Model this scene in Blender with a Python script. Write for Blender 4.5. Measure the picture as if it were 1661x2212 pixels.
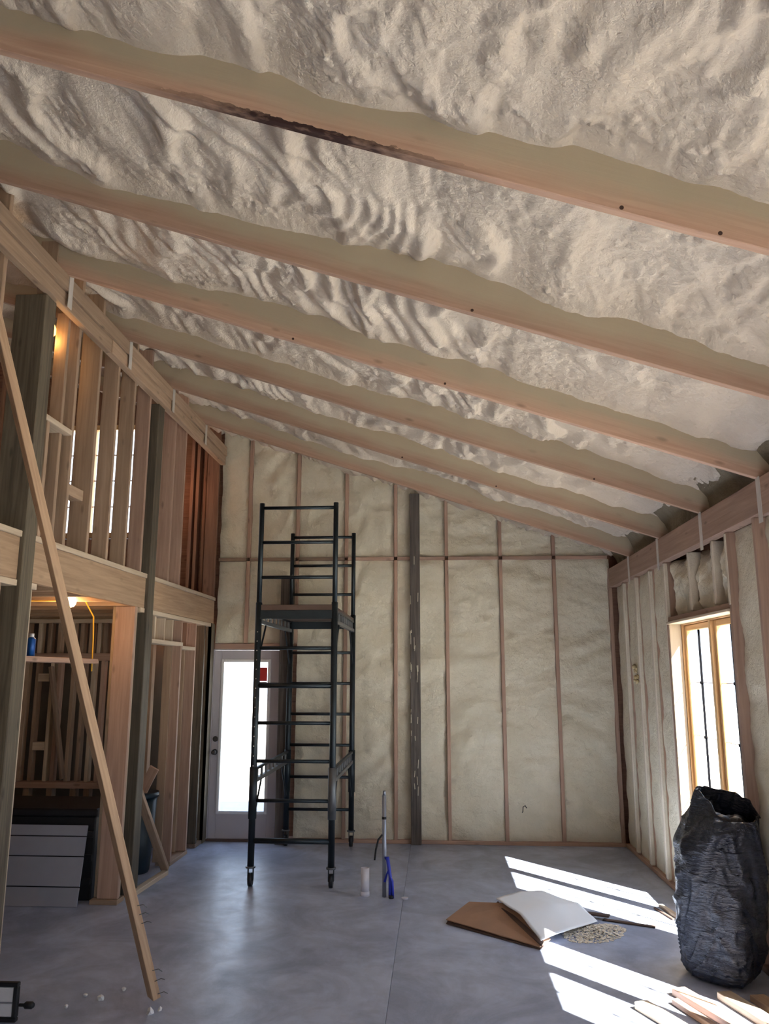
import bpy, bmesh, math, random
import numpy as np
from mathutils import Matrix, Vector
random.seed(7)
for o in list(bpy.data.objects): bpy.data.objects.remove(o)
S = bpy.context.scene; C = S.collection

# ---------------------------------------------------------------- camera, sky, sun, exposure
H = 1.785
PITCH, YAW, ROLL, FPX = 0.1981895, -0.0622136, 0.0019061, 1739.18
cam = bpy.data.cameras.new('camera'); camo = bpy.data.objects.new('camera', cam); C.objects.link(camo)
fw = Vector((math.sin(YAW)*math.cos(PITCH), math.cos(YAW)*math.cos(PITCH), math.sin(PITCH)))
rr = Vector((math.cos(YAW), -math.sin(YAW), 0)); uu = rr.cross(fw)
r2 = rr*math.cos(ROLL)+uu*math.sin(ROLL); u2 = -rr*math.sin(ROLL)+uu*math.cos(ROLL)
m = Matrix((r2, u2, -fw)).transposed().to_4x4(); m.translation = (0, 0, H); camo.matrix_world = m
cam.sensor_fit = 'VERTICAL'; cam.sensor_height = 36; cam.lens = FPX/2212*36
S.camera = camo
S.view_settings.view_transform = 'Standard'; S.view_settings.look = 'None'
S.view_settings.gamma = 1; S.view_settings.use_curve_mapping = False
S.view_settings.exposure = 1.68

W = bpy.data.worlds.new('sky'); S.world = W; W.use_nodes = True
wn = W.node_tree.nodes; wl = W.node_tree.links
bg = wn['Background']; bg.inputs[1].default_value = 1.0
tc = wn.new('ShaderNodeTexCoord'); sx = wn.new('ShaderNodeSeparateXYZ'); rp = wn.new('ShaderNodeValToRGB')
wl.new(tc.outputs['Generated'], sx.inputs[0]); wl.new(sx.outputs[2], rp.inputs[0]); wl.new(rp.outputs[0], bg.inputs[0])
rp.color_ramp.elements[0].color = (.92, 1.05, 1.28, 1); rp.color_ramp.elements[0].position = 0
rp.color_ramp.elements[1].color = (.62, .85, 1.25, 1); rp.color_ramp.elements[1].position = .9

sun = bpy.data.lights.new('sun', 'SUN'); sun.energy = 27.0; sun.angle = math.radians(.6); sun.color = (1, .95, .86)
suno = bpy.data.objects.new('sun', sun); C.objects.link(suno)
suno.rotation_euler = Vector((-1, 1.21, -1.47)).to_track_quat('-Z', 'Y').to_euler(); suno.location = (8, -8, 10)

# ---------------------------------------------------------------- materials
def nt(name):
    m = bpy.data.materials.new(name); m.use_nodes = True
    t = m.node_tree; return m, t, t.nodes['Principled BSDF']
def N(t, k, **kw):
    n = t.nodes.new(k)
    for a, b in kw.items(): setattr(n, a, b)
    return n
def mapped(t, scale, obj=True, off=None):
    tc = N(t, 'ShaderNodeTexCoord'); mp = N(t, 'ShaderNodeMapping')
    mp.inputs['Scale'].default_value = scale
    t.links.new(tc.outputs['Object'], mp.inputs[0])
    if off is not None: t.links.new(off, mp.inputs['Location'])
    return mp.outputs[0]
def noise(t, vec, sc, det=3, rough=.55, dist=0):
    n = N(t, 'ShaderNodeTexNoise'); n.inputs['Scale'].default_value = sc; n.inputs['Detail'].default_value = det
    n.inputs['Roughness'].default_value = rough; n.inputs['Distortion'].default_value = dist
    t.links.new(vec, n.inputs['Vector']); return n.outputs[0]
def ramp(t, f, stops):
    r = N(t, 'ShaderNodeValToRGB'); e = r.color_ramp.elements
    while len(e) < len(stops): e.new(.5)
    for i, (p, c) in enumerate(stops):
        e[i].position = p; e[i].color = (*c, 1) if len(c) == 3 else c
    t.links.new(f, r.inputs[0]); return r.outputs[0]
def mix(t, f, a, b, mode='MIX'):
    n = N(t, 'ShaderNodeMix', data_type='RGBA', blend_type=mode)
    for s, v in ((n.inputs[0], f), (n.inputs[6], a), (n.inputs[7], b)):
        if isinstance(v, (int, float)): s.default_value = v
        elif isinstance(v, tuple): s.default_value = (*v, 1)
        else: t.links.new(v, s)
    return n.outputs[2]
def math_(t, op, a, b=0.0, c=None, clamp=False):
    n = N(t, 'ShaderNodeMath', operation=op); n.use_clamp = clamp
    for i, v in enumerate((a, b, c)):
        if v is None: continue
        if isinstance(v, (int, float)): n.inputs[i].default_value = v
        else: t.links.new(v, n.inputs[i])
    return n.outputs[0]
def bump(t, b, h, dist, strength=1.0):
    n = N(t, 'ShaderNodeBump'); n.inputs['Distance'].default_value = dist; n.inputs['Strength'].default_value = strength
    t.links.new(h, n.inputs['Height']); t.links.new(n.outputs[0], b.inputs['Normal'])

def plain(name, col, rough=.6, metal=0, var=.12, nsc=9, bmp=0):
    m, t, b = nt(name); v = mapped(t, (1, 1, 1))
    f = noise(t, v, nsc, 4)
    c = mix(t, f, tuple(x*(1-var) for x in col), tuple(min(1, x*(1+var)) for x in col))
    t.links.new(c, b.inputs['Base Color']); b.inputs['Roughness'].default_value = rough; b.inputs['Metallic'].default_value = metal
    if bmp: bump(t, b, noise(t, v, nsc*8, 3), bmp)
    return m

def wood(name, lo, hi, knots=.5, coat=None, stain=False, rough=.7):
    """grain runs along the local z axis of every piece; each piece gets its own shift and tone"""
    m, t, b = nt(name)
    oi = N(t, 'ShaderNodeObjectInfo')
    cmb = N(t, 'ShaderNodeCombineXYZ')
    r = math_(t, 'MULTIPLY', oi.outputs['Random'], 37.0)
    for i in range(3): t.links.new(r, cmb.inputs[i])
    v = mapped(t, (26, 26, 1.1), off=cmb.outputs[0]); v2 = mapped(t, (9, 9, 3.2), off=cmb.outputs[0])
    g = noise(t, v, 1.6, 5, .6, .6)
    c = ramp(t, g, [(.3, lo), (.7, hi)])
    tone = math_(t, 'MULTIPLY_ADD', oi.outputs['Random'], .34, .82)
    tn = N(t, 'ShaderNodeCombineXYZ')
    for i in range(3): t.links.new(tone, tn.inputs[i])
    c = mix(t, 1.0, c, tn.outputs[0], 'MULTIPLY')
    if knots:
        vo = N(t, 'ShaderNodeTexVoronoi'); vo.inputs['Scale'].default_value = 1.0; t.links.new(v2, vo.inputs['Vector'])
        k = ramp(t, vo.outputs['Distance'], [(.05, (1, 1, 1)), (.15, (0, 0, 0))])
        c = mix(t, math_(t, 'MULTIPLY', k, knots), c, tuple(x*.28 for x in lo))
    if coat is not None or stain:
        tcn = N(t, 'ShaderNodeTexCoord'); sp = N(t, 'ShaderNodeSeparateXYZ'); t.links.new(tcn.outputs['Object'], sp.inputs[0])
    if coat is not None:          # sprayed foam mist that settled on the upper part of the timber
        nz = noise(t, mapped(t, (3, 3, 1.3)), 1.5, 3)
        f = math_(t, 'MULTIPLY_ADD', nz, .14, math_(t, 'ADD', sp.outputs[1], .045))
        f = math_(t, 'MULTIPLY', f, 11.0, clamp=True)
        c = mix(t, f, c, coat)
    if stain:                     # old dark bark stain along the lower edge of one rafter
        nz = noise(t, mapped(t, (12, 12, 5)), 3, 5)
        low = math_(t, 'LESS_THAN', math_(t, 'MULTIPLY_ADD', nz, .05, sp.outputs[1]), -.100)
        d = math_(t, 'ABSOLUTE', math_(t, 'SUBTRACT', sp.outputs[2], STAIN_C))
        f = math_(t, 'SUBTRACT', .95, math_(t, 'MULTIPLY', d, 1.25), clamp=True)
        f = math_(t, 'MULTIPLY', math_(t, 'MULTIPLY', f, low), math_(t, 'MULTIPLY', nz, 2.6), clamp=True)
        c = mix(t, f, c, (.035, .012, .01))
    t.links.new(c, b.inputs['Base Color']); b.inputs['Roughness'].default_value = rough
    bump(t, b, g, .0012)
    return m
def foam(name, a, b_, fine=.004, dark=None):
    m, t, b = nt(name); v = mapped(t, (1, 1, 1))
    f = noise(t, v, 1.7, 4, .6); f2 = noise(t, v, 14, 4, .6)
    c = mix(t, ramp(t, f, [(.35, (0, 0, 0)), (.65, (1, 1, 1))]), a, b_)
    c = mix(t, math_(t, 'MULTIPLY', f2, .35), c, tuple(x*.86 for x in b_))
    t.links.new(c, b.inputs['Base Color']); b.inputs['Roughness'].default_value = .6
    b.inputs['Specular IOR Level'].default_value = .35
    hh = math_(t, 'ADD', noise(t, v, 34, 3, .5, .5), math_(t, 'MULTIPLY', noise(t, v, 110, 3, .6), .45))
    bump(t, b, hh, fine*2.2)
    return m

STAIN_C = 0.0
PINE = wood('pine', (.31, .21, .14), (.45, .32, .22))
PINE_PINK = wood('pink_pine', (.35, .22, .165), (.49, .33, .245))
PINE_PALE = wood('pale_pine', (.50, .39, .28), (.64, .53, .40), knots=.35)
LVL = wood('yellow_pine_beam', (.38, .245, .15), (.56, .385, .245), knots=.25)
TREAT = wood('treated_wood', (.06, .048, .033), (.15, .122, .083), knots=.6)
POSTD = wood('dark_grey_post', (.055, .045, .04), (.16, .135, .115), knots=.3)
RAFT = wood('foam_misted_rafter', (.40, .25, .175), (.53, .35, .255), knots=.6, coat=(.44, .37, .265))
OSB = wood('red_brown_board', (.20, .10, .065), (.33, .18, .115), knots=.5)
BROWN = wood('old_brown_board', (.20, .13, .09), (.34, .24, .17))
WINW = wood('window_pine', (.58, .34, .14), (.74, .49, .25), knots=.15, rough=.45)
FOAM_C = foam('ceiling_foam', (.71, .625, .525), (.63, .545, .445), .0042)
FOAM_W = foam('wall_foam', (.76, .70, .565), (.66, .60, .46), .0035)
FOAM_D = foam('dark_foam_and_shade', (.30, .25, .17), (.17, .14, .095), .008)  # old brown foam, with the shade of the gaps painted into its colour
STEEL = plain('dark_painted_steel', (.030, .040, .048), .42, .6, .3)
STEELG = plain('grey_steel', (.16, .17, .18), .45, .7)
BLK = plain('black_rubber', (.012, .012, .014), .5)
PLANKM = plain('brown_deck_plywood', (.10, .06, .045), .7, 0, .3, 6)
DOORP = plain('door_paint', (.52, .49, .52), .5, 0, .04)
WHITE = plain('white_vinyl', (.8, .8, .8), .4, 0, .03)
CHROME = plain('satin_nickel', (.10, .095, .09), .35, .9)
RED = plain('red_sticker', (.55, .03, .03), .6)
PVC = plain('white_pvc', (.80, .78, .84), .35, 0, .04)
COND = plain('galvanised_conduit', (.34, .36, .42), .4, .6)
BLUE = plain('blue_tube', (.03, .05, .50), .4)
CARD = plain('cardboard', (.40, .23, .14), .85, 0, .18, 5)
CARDD = plain('cardboard_edge', (.10, .06, .045), .9)
SHEET = plain('white_sheet', (.92, .93, .95), .6, 0, .02)
DUST = plain('sawdust', (.84, .74, .60), .95, 0, .15, 60)
PANEL = plain('grey_metal_siding', (.34, .355, .42), .45, .1, .06)
TEAL = plain('dark_blue_plastic', (.008, .022, .035), .4)
CANB = plain('blue_spray_can', (.01, .09, .35), .3, .3)
GRIL = plain('black_grille', (.004, .004, .005), .9, 0, .1)
GRIL.node_tree.nodes['Principled BSDF'].inputs['Specular IOR Level'].default_value = 0
BLKN = plain('dark_knot', (.05, .02, .012), .8, 0, .4, 60)
YEL = plain('yellow_cord', (.75, .42, .03), .5)
GRAVEL = plain('pale_gravel', (.50, .47, .42), .95, 0, .2, 2)
STRAP = plain('pale_strap', (.60, .56, .52), .5, .1, .1)
SIDE = plain('grey_board', (.12, .115, .10), .8, 0, .2, 3)
STICK = plain('pale_plastic', (.75, .76, .8), .4)

def concrete():
    m, t, b = nt('concrete'); v = mapped(t, (1, 1, 1))
    a = noise(t, v, 1.5, 7, .66, 1.0); s = noise(t, v, 6, 5, .65); g = noise(t, v, 60, 3)
    c = mix(t, ramp(t, a, [(.38, (0, 0, 0)), (.60, (1, 1, 1))]), (.255, .30, .43), (.48, .54, .71))
    c = mix(t, math_(t, 'MULTIPLY', ramp(t, s, [(.42, (0, 0, 0)), (.7, (1, 1, 1))]), .4), c, (.24, .255, .33))
    c = mix(t, math_(t, 'MULTIPLY', g, .22), c, (.60, .61, .66))
    t.links.new(c, b.inputs['Base Color'])
    t.links.new(math_(t, 'MULTIPLY_ADD', s, .28, .24), b.inputs['Roughness'])
    bump(t, b, math_(t, 'ADD', s, math_(t, 'MULTIPLY', g, .3)), .0015)
    return m
CONC = concrete()
def glassmat():
    m = bpy.data.materials.new('clear_glass'); m.use_nodes = True; t = m.node_tree
    t.nodes.remove(t.nodes['Principled BSDF']); o = t.nodes['Material Output']
    tr = N(t, 'ShaderNodeBsdfTransparent'); tr.inputs[0].default_value = (.95, .97, .97, 1)
    gl = N(t, 'ShaderNodeBsdfGlossy'); gl.inputs['Roughness'].default_value = .02
    lw = N(t, 'ShaderNodeLayerWeight'); lw.inputs[0].default_value = .5
    fr = math_(t, 'MULTIPLY_ADD', math_(t, 'POWER', lw.outputs['Facing'], 5.0), .5, .03)
    mx = N(t, 'ShaderNodeMixShader'); t.links.new(fr, mx.inputs[0]); t.links.new(tr.outputs[0], mx.inputs[1]); t.links.new(gl.outputs[0], mx.inputs[2])
    t.links.new(mx.outputs[0], o.inputs[0]); return m
GLASS = glassmat()
def emit(name, col, s):
    m, t, b = nt(name); b.inputs['Base Color'].default_value = (*col, 1)
    b.inputs['Emission Color'].default_value = (*col, 1); b.inputs['Emission Strength'].default_value = s
    return m
BULB = emit('warm_bulb_glow', (1, .68, .36), 6)
BULBY = emit('yellow_bulb_glow', (1, .55, .10), 2.2)
def bagmat():
    m, t, b = nt('black_polythene'); v = mapped(t, (1, 1, 4.2))
    b.inputs['Base Color'].default_value = (.008, .012, .026, 1); b.inputs['Roughness'].default_value = .20
    b.inputs['Specular IOR Level'].default_value = .55
    n1 = noise(t, v, 6, 5, .6, 1.2); n2 = noise(t, v, 22, 4, .6, .8)
    bump(t, b, math_(t, 'ADD', n1, math_(t, 'MULTIPLY', n2, .3)), .022)
    return m
BAG = bagmat()

# ---------------------------------------------------------------- helpers
def link(name, me, mat=None, parent=None, kind=None, smooth=False):
    o = bpy.data.objects.new(name, me); C.objects.link(o)
    if mat is not None: me.materials.append(mat)
    if parent is not None: o.parent = parent
    if kind: o['kind'] = kind
    if smooth: me.polygons.foreach_set('use_smooth', [True]*len(me.polygons))
    return o
def empty(name, loc=(0, 0, 0), kind=None):
    o = bpy.data.objects.new(name, None); C.objects.link(o); o.location = loc
    if kind: o['kind'] = kind
    return o
def tag(o, label, cat, group=None):
    o['label'] = label; o['category'] = cat
    if group: o['group'] = group
    return o
def thing(name, label, cat, loc=(0, 0, 0), group=None): return tag(empty(name, loc), label, cat, group)
_bc = {}
def boxmesh(w, d, l, bev):
    k = (round(w, 4), round(d, 4), round(l, 4), bev)
    bm = bmesh.new(); bmesh.ops.create_cube(bm, size=1)
    bmesh.ops.scale(bm, vec=(w, d, l), verts=bm.verts)
    if bev: bmesh.ops.bevel(bm, geom=list(bm.edges), offset=bev, segments=1, affect='EDGES')
    me = bpy.data.meshes.new('box'); bm.to_mesh(me); bm.free(); return me
def box(name, lo, hi, mat, parent=None, bev=.003, kind=None):
    """axis-aligned piece; local z (the grain) along its longest side"""
    d = [hi[i]-lo[i] for i in range(3)]; c = Vector([(hi[i]+lo[i])/2 for i in range(3)])
    ax = max(range(3), key=lambda i: d[i])
    bev = min(bev, min(d)*.3)
    if ax == 2: me = boxmesh(d[0], d[1], d[2], bev); R = Matrix.Identity(3)
    elif ax == 0: me = boxmesh(d[1], d[2], d[0], bev); R = Matrix(((0, 0, 1), (1, 0, 0), (0, 1, 0)))
    else: me = boxmesh(d[2], d[0], d[1], bev); R = Matrix(((0, 1, 0), (0, 0, 1), (1, 0, 0)))
    o = link(name, me, mat, None, kind)
    M = R.to_4x4(); M.translation = c
    if parent is not None:
        o.parent = parent; M = parent.matrix_world.inverted() @ M if parent.matrix_world != Matrix.Identity(4) else Matrix.Translation(-parent.location) @ M
    o.matrix_local = M if parent is not None else M
    if parent is None: o.matrix_world = M
    return o
def stick(name, p0, p1, w, d, mat, parent=None, up=(0, 0, 1), bev=.003, origin=None):
    """piece from p0 to p1; w across, d along the 'up' side"""
    p0, p1 = Vector(p0), Vector(p1); z = (p1-p0).normalized(); up = Vector(up)
    x = up.cross(z).normalized(); y = z.cross(x)
    me = boxmesh(w, d, (p1-p0).length, min(bev, w*.3, d*.3)); o = link(name, me, mat)
    M = Matrix((x, y, z)).transposed().to_4x4(); M.translation = (p0+p1)/2
    if parent is not None:
        o.parent = parent; M = Matrix.Translation(-parent.location) @ M
    o.matrix_local = M
    return o
def tube_bm(bm, pts, r, seg=10, cap=True):
    pts = [Vector(p) for p in pts]; rings = []
    for i, p in enumerate(pts):
        a = pts[max(0, i-1)]; b = pts[min(len(pts)-1, i+1)]; t = (b-a).normalized()
        u = t.orthogonal().normalized() if i == 0 else (u-t*u.dot(t)).normalized()
        v = t.cross(u); rad = r[i] if isinstance(r, (list, tuple)) else r
        rings.append([bm.verts.new(p+(u*math.cos(2*math.pi*k/seg)+v*math.sin(2*math.pi*k/seg))*rad) for k in range(seg)])
    for a, b in zip(rings, rings[1:]):
        for k in range(seg): bm.faces.new((a[k], a[(k+1) % seg], b[(k+1) % seg], b[k]))
    if cap: bm.faces.new(rings[0][::-1]); bm.faces.new(rings[-1])
def tube(name, pts, r, mat, parent=None, seg=10, smooth=True, cap=True):
    bm = bmesh.new(); o0 = Vector(pts[0]); pl = parent.location if parent is not None else Vector()
    tube_bm(bm, [Vector(p)-o0 for p in pts], r, seg, cap)
    me = bpy.data.meshes.new(name); bm.to_mesh(me); bm.free()
    o = link(name, me, mat, parent)
    o.location = o0-pl
    for p in me.polygons: p.use_smooth = smooth and len(p.vertices) == 4
    return o
def meshobj(name, vs, fs, mat, parent=None, smooth=False, kind=None):
    pl = parent.location if parent is not None else Vector()
    c = sum((Vector(v) for v in vs), Vector())/len(vs)
    me = bpy.data.meshes.new(name); me.from_pydata([tuple(Vector(v)-c) for v in vs], [], fs); me.update()
    o = link(name, me, mat, parent, kind, smooth); o.location = c-pl; return o
def slab(name, outline, t, mat, parent=None, zf=None):
    """thin sheet from a closed outline of 3-D points, with real thickness t (downwards)"""
    n = len(outline); vs = [tuple(p) for p in outline]+[(p[0], p[1], p[2]-t) for p in outline]
    fs = [tuple(range(n)), tuple(range(2*n-1, n-1, -1))]+[(i, i+n, (i+1) % n+n, (i+1) % n) for i in range(n)]
    o = meshobj(name, vs, fs, mat, parent)
    bm = bmesh.new(); bm.from_mesh(o.data); bmesh.ops.recalc_face_normals(bm, faces=bm.faces); bm.to_mesh(o.data); bm.free(); return o
def copy_tree(o, parent=None):
    c = o.copy(); C.objects.link(c)
    if parent is not None: c.parent = parent
    for ch in list(o.children): copy_tree(ch, c)
    return c

# smooth value noise on numpy arrays
def vn(x, y, seed=0):
    xi = np.floor(x).astype(np.int64); yi = np.floor(y).astype(np.int64); fx = x-xi; fy = y-yi
    fx = fx*fx*fx*(fx*(fx*6-15)+10); fy = fy*fy*fy*(fy*(fy*6-15)+10)
    def h(a, b):
        n = (a*374761393+b*668265263+seed*1442695041) & 0xffffffff
        n = ((n ^ (n >> 13))*1274126177) & 0xffffffff
        return ((n ^ (n >> 16)) & 0xffff)/65535.0
    return (h(xi, yi)*(1-fx)+h(xi+1, yi)*fx)*(1-fy)+(h(xi, yi+1)*(1-fx)+h(xi+1, yi+1)*fx)*fy*1.0
def fbm(x, y, seed=0, o=4):
    s = 0; a = .5; tot = 0
    for i in range(o): s = s+a*vn(x*2**i, y*2**i, seed+i*17); tot += a; a *= .55
    return s/tot
def smooth(a, b, x):
    t = np.clip((x-a)/(b-a), 0, 1); return t*t*(3-2*t)
def gridmesh(name, P, mat, parent, flip=False):
    nu, nv = P.shape[:2]; me = bpy.data.meshes.new(name)
    c = P.reshape(-1, 3).mean(axis=0)
    idx = np.arange(nu*nv).reshape(nu, nv)
    q = np.stack([idx[:-1, :-1], idx[1:, :-1], idx[1:, 1:], idx[:-1, 1:]], -1).reshape(-1, 4)
    if flip: q = q[:, ::-1]
    me.vertices.add(nu*nv); me.vertices.foreach_set('co', (P.reshape(-1, 3)-c).ravel().astype(np.float32))
    me.loops.add(q.size); me.loops.foreach_set('vertex_index', q.ravel().astype(np.int32))
    me.polygons.add(len(q)); me.polygons.foreach_set('loop_start', np.arange(0, q.size, 4, dtype=np.int32))
    me.polygons.foreach_set('loop_total', np.full(len(q), 4, dtype=np.int32))
    me.polygons.foreach_set('use_smooth', np.ones(len(q), dtype=bool))
    me.update(calc_edges=True)
    o = link(name, me, mat, parent); o.location = Vector(c)-(parent.location if parent is not None else Vector()); return o

# ---------------------------------------------------------------- the room's measures
D, RX, LX = 9.14, 1.985, -2.52       # gable wall, right wall, left stud wall
Z0, SL = 3.602, .334                 # underside of rafters: z = Z0 - SL*x
XL = -6.4; YB = -3.0                 # far outer walls (left, behind)
zr = lambda x: Z0-SL*x
RAF_Y = [-3.0+.0, -1.85, -.73, .38, 1.49, 2.61, 3.73, 4.86, 5.94, 7.06, 8.17]

# floor: two slabs with a sawn joint between them
floor = empty('floor', kind='structure')
box('slab', (XL-.3, YB-.2, -.15), (-.280, D+.2, 0), CONC, floor, bev=.002)
box('slab', (-.278, YB-.2, -.15), (RX+.2, D+.2, 0), CONC, floor, bev=.002)
ground = box('ground', (-60, -60, -.4), (60, 60, -.2), GRAVEL, None, bev=0, kind='structure')

# ceiling: rafters, foam bays, roof deck
ceiling = empty('ceiling', kind='structure')
cs = 1/math.sqrt(1+SL*SL); nrm = Vector((SL*cs, 0, cs))
for i, y in enumerate(RAF_Y):
    xa, xb = XL, 2.14
    p0 = Vector((xa, y+.019, zr(xa)))+nrm*.143; p1 = Vector((xb, y+.019, zr(xb)))+nrm*.143
    mat = RAFT
    if i == 5:
        STAIN_C = (-.45-(xa+xb)/2)/cs
        mat = wood('bark_stained_rafter', (.40, .25, .175), (.53, .35, .255), coat=(.44, .37, .265), stain=True)
    stick('rafter', p0, p1, .038, .286, mat, ceiling, up=nrm, bev=.003)
stickdeck = stick('roof_deck', Vector((XL-.2, (D+YB)/2, zr(XL-.2)))+nrm*.30, Vector((2.4, (D+YB)/2, zr(2.4)))+nrm*.30, D-YB+.6, .02, BROWN, ceiling, up=nrm, bev=0)

def bay(y0, y1, x0, x1, du, seed, fine=True):
    nu = max(2, int((x1-x0)/du)); nv = max(8, int((y1-y0)/(du if fine else .05)))
    u, v = np.meshgrid(np.linspace(x0, x1, nu), np.linspace(y0, y1, nv), indexing='ij')
    w = (v-y0)/(y1-y0)
    h = np.zeros_like(u)
    warp = fbm(u*1.1, v*1.3, seed, 3)
    h += (fbm(u*1.7, v*.8, seed+3, 2)-.5)*.10                        # broad swells
    ph = u*2.7+(warp-.5)*3.0+.35*v
    fr_ = ph-np.floor(ph); rd = np.where(fr_ < .72, fr_/.72, (1-fr_)/.28)   # spray passes: slow rise, steep side
    h += smooth(0, 1, rd)*.050*smooth(.20, .50, fbm(u*1.8+9, v*1.0, seed+5, 2))
    ph2 = u*7.0+(fbm(u*1.6, v*1.2, seed+23, 2)-.5)*5.0; rd2 = 1-np.abs(2*(ph2-np.floor(ph2))-1)
    h += smooth(0, 1, rd2)*.022*smooth(.30, .54, fbm(u*1.2, v*1.6+4, seed+29, 2))
    rip = fbm(u*8+warp*4, v*1.8, seed+7, 2); h += (rip-.5)*.050
    h += (fbm(u*19, v*7, seed+43, 3)-.5)*.013
    pop = fbm(u*38, v*30, seed+11, 2); h += (pop-.5)*.022*smooth(.36, .58, fbm(u*2.2, v*2.2, seed+13, 2))
    h += smooth(.55, .85, fbm(u*38, v*38, seed+31, 2))*.024*np.exp(-((w-.90)/.06)**2)*smooth(.4, .6, fbm(u*2, v, seed+37, 2))   # curds next to the rafter
    edge = np.minimum(v-y0, y1-v)
    wav = fbm(u*1.3, v*.3, seed+19, 3)-.5
    lip = np.exp(-edge/.05)*(.028+.12*wav)
    base = .215-.9*h*(1-np.exp(-edge/.05)*.6)-lip
    z = zr(u)+base*1.05
    return np.stack([u, v, z], -1)
prev = RAF_Y[:]
for i, y in enumerate(RAF_Y):
    y1 = RAF_Y[i+1] if i+1 < len(RAF_Y) else D+.12
    y0 = y+.036
    if i >= 4: gridmesh('foam_bay', bay(y0, y1+.002, -3.2, 2.13, .0105 if i < 8 else .013, 40+i*61), FOAM_C, ceiling, flip=True)
    x1 = -3.2 if i >= 4 else 2.13
    gridmesh('foam_bay', bay(y0, y1+.002, XL, x1, .05, 40+i*61, False), FOAM_C, ceiling, flip=True)

for i, x in ((5, 1.0), (5, .67), (6, .2), (7, .08), (7, -.9), (9, .56), (9, -.28), (8, 1.2)):
    tube('knot', [(x, RAF_Y[i]-.002, zr(x)+.014), (x, RAF_Y[i]+.004, zr(x)+.014)], [.008, .008], BLKN, ceiling, 9)
# ---------------------------------------------------------------- wall helpers
def foam_panel(parent, plane, a0, a1, z0, z1, off, seed, mat=FOAM_W, du=.016, ztop=None, bulge=.02, rough=1.0):
    """plane 'y': on the gable wall (a = x); plane 'x': on the right wall (a = y). off = depth behind the stud face"""
    nu = max(6, int((a1-a0)/du)); nv = max(6, int((z1-z0)/du))
    a, t = np.meshgrid(np.linspace(a0, a1, nu), np.linspace(0, 1, nv), indexing='ij')
    zt = ztop(a) if ztop is not None else z1
    z = z0+(zt-z0)*t
    edge = np.minimum(np.minimum(a-a0, a1-a), np.minimum(z-z0, zt-z)); edge = np.maximum(edge, 0)
    h = (fbm(a*2.2, z*2.0, seed, 3)-.5)*.06*rough
    ph = z*2.3+(fbm(a*2.0, z*1.1, seed+3, 2)-.5)*2.2; rd = 1-np.abs(2*(ph-np.floor(ph))-1)
    h += smooth(0, 1, rd)*.020*rough+(fbm(a*7, z*11, seed+5, 3)-.5)*.032*rough
    h += (fbm(a*30, z*34, seed+7, 2)-.5)*.008*rough*smooth(.4, .6, fbm(a*2, z*2, seed+9, 2))
    h += bulge*(1-np.exp(-edge/.06))
    dd = off-h
    if plane == 'y': P = np.stack([a, D+dd, z], -1)
    else: P = np.stack([RX+dd, a, z], -1)
    return gridmesh('foam_panel', P, mat, parent, flip=(plane == 'x'))

# ---------------------------------------------------------------- gable wall
wb = empty('wall_back', kind='structure')
SX = [-2.15, -1.58, -1.01, -.44, .14, .75, 1.35]
blk = 3.08
def zg(x): return zr(x)+.20
box('base_plate', (-1.62, D, 0), (RX, D+.14, .038), PINE_PINK, wb)
for j in range(len(SX)):
    x = SX[j]
    lo = .038 if x > -1.5 else 2.12
    if x == -2.15 or x == -1.58: lo = 2.12
    tp = min(blk, zg(x))
    box('stud', (x-.019, D, lo), (x+.019, D+.14, blk-.02), PINE_PINK, wb)
    if zg(x) > blk+.1: box('stud', (x-.019, D, blk+.02), (x+.019, D+.14, zg(x)), PINE_PINK, wb)
box('stud', (1.945, D-.002, .038), (1.983, D+.14, 2.95), PINE_PINK, wb)
edges = [-2.52]+SX+[1.985]
for j in range(len(edges)-1):
    a, b = edges[j]+.019, edges[j+1]-.019
    if b < 1.9 and True: box('blocking', (a, D+.001, blk-.019), (b, D+.14, blk+.019), PINE_PINK if j > 2 else BROWN, wb)
    else: box('blocking', (a, D+.001, blk-.019), (b-.02, D+.14, blk+.019), PINE_PINK, wb)
    z0 = .038 if j >= 2 else 2.12
    foam_panel(wb, 'y', a, b, z0, blk-.019, .056, 300+j*41)
    ztop = lambda xx: zr(xx)+.27
    foam_panel(wb, 'y', a, b, blk+.019, 4.0, .062, 700+j*41, ztop=ztop)
box('door_header', (-2.50, D-.006, 2.055), (-1.62, D+.13, 2.115), PINE_PINK, wb)
# dark timber posts standing proud of the foam
box('post', (-1.73, D-.14, 0), (-1.60, D+.0, 2.86), POSTD, wb, bev=.004)
box('post', (-.275, D-.05, 0), (-.165, D+.09, zr(-.2)+.16), POSTD, wb, bev=.004)
for k in range(26):                      # foam that leaked along the post edge
    z = random.uniform(.3, 3.6); x = random.choice([-.275, -.235, -.20])+random.uniform(-.004, .012)
    s = random.uniform(.03, .14)
    stick('foam_streak', (x, D-.054, z), (x+random.uniform(-.006, .006), D-.054, z+s), .007, .010, FOAM_W, wb, up=(0, 1, 0), bev=.002)
# outer sheathing with the door and loft window openings
Y1, Y2 = D+.142, D+.165
DX0, DX1 = -2.50, -1.72
for lo, hi in [((XL, Y1, -.2), (DX0-.03, Y2, 3.36)), ((DX1+.03, Y1, -.2), (RX+.2, Y2, 3.0)), ((DX0-.03, Y1, 2.10), (DX1+.03, Y2, 3.36)),
               ((XL, Y1, 3.36), (-4.9, Y2, 4.75)), ((-3.35, Y1, 3.36), (DX1+.03, Y2, 4.75)), ((XL, Y1, 4.75), (DX1+.03, Y2, 6.1)), ((DX1+.03, Y1, 3.0), (RX+.2, Y2, 4.6))]:
    box('sheathing', lo, hi, OSB, wb, bev=0)
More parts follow.
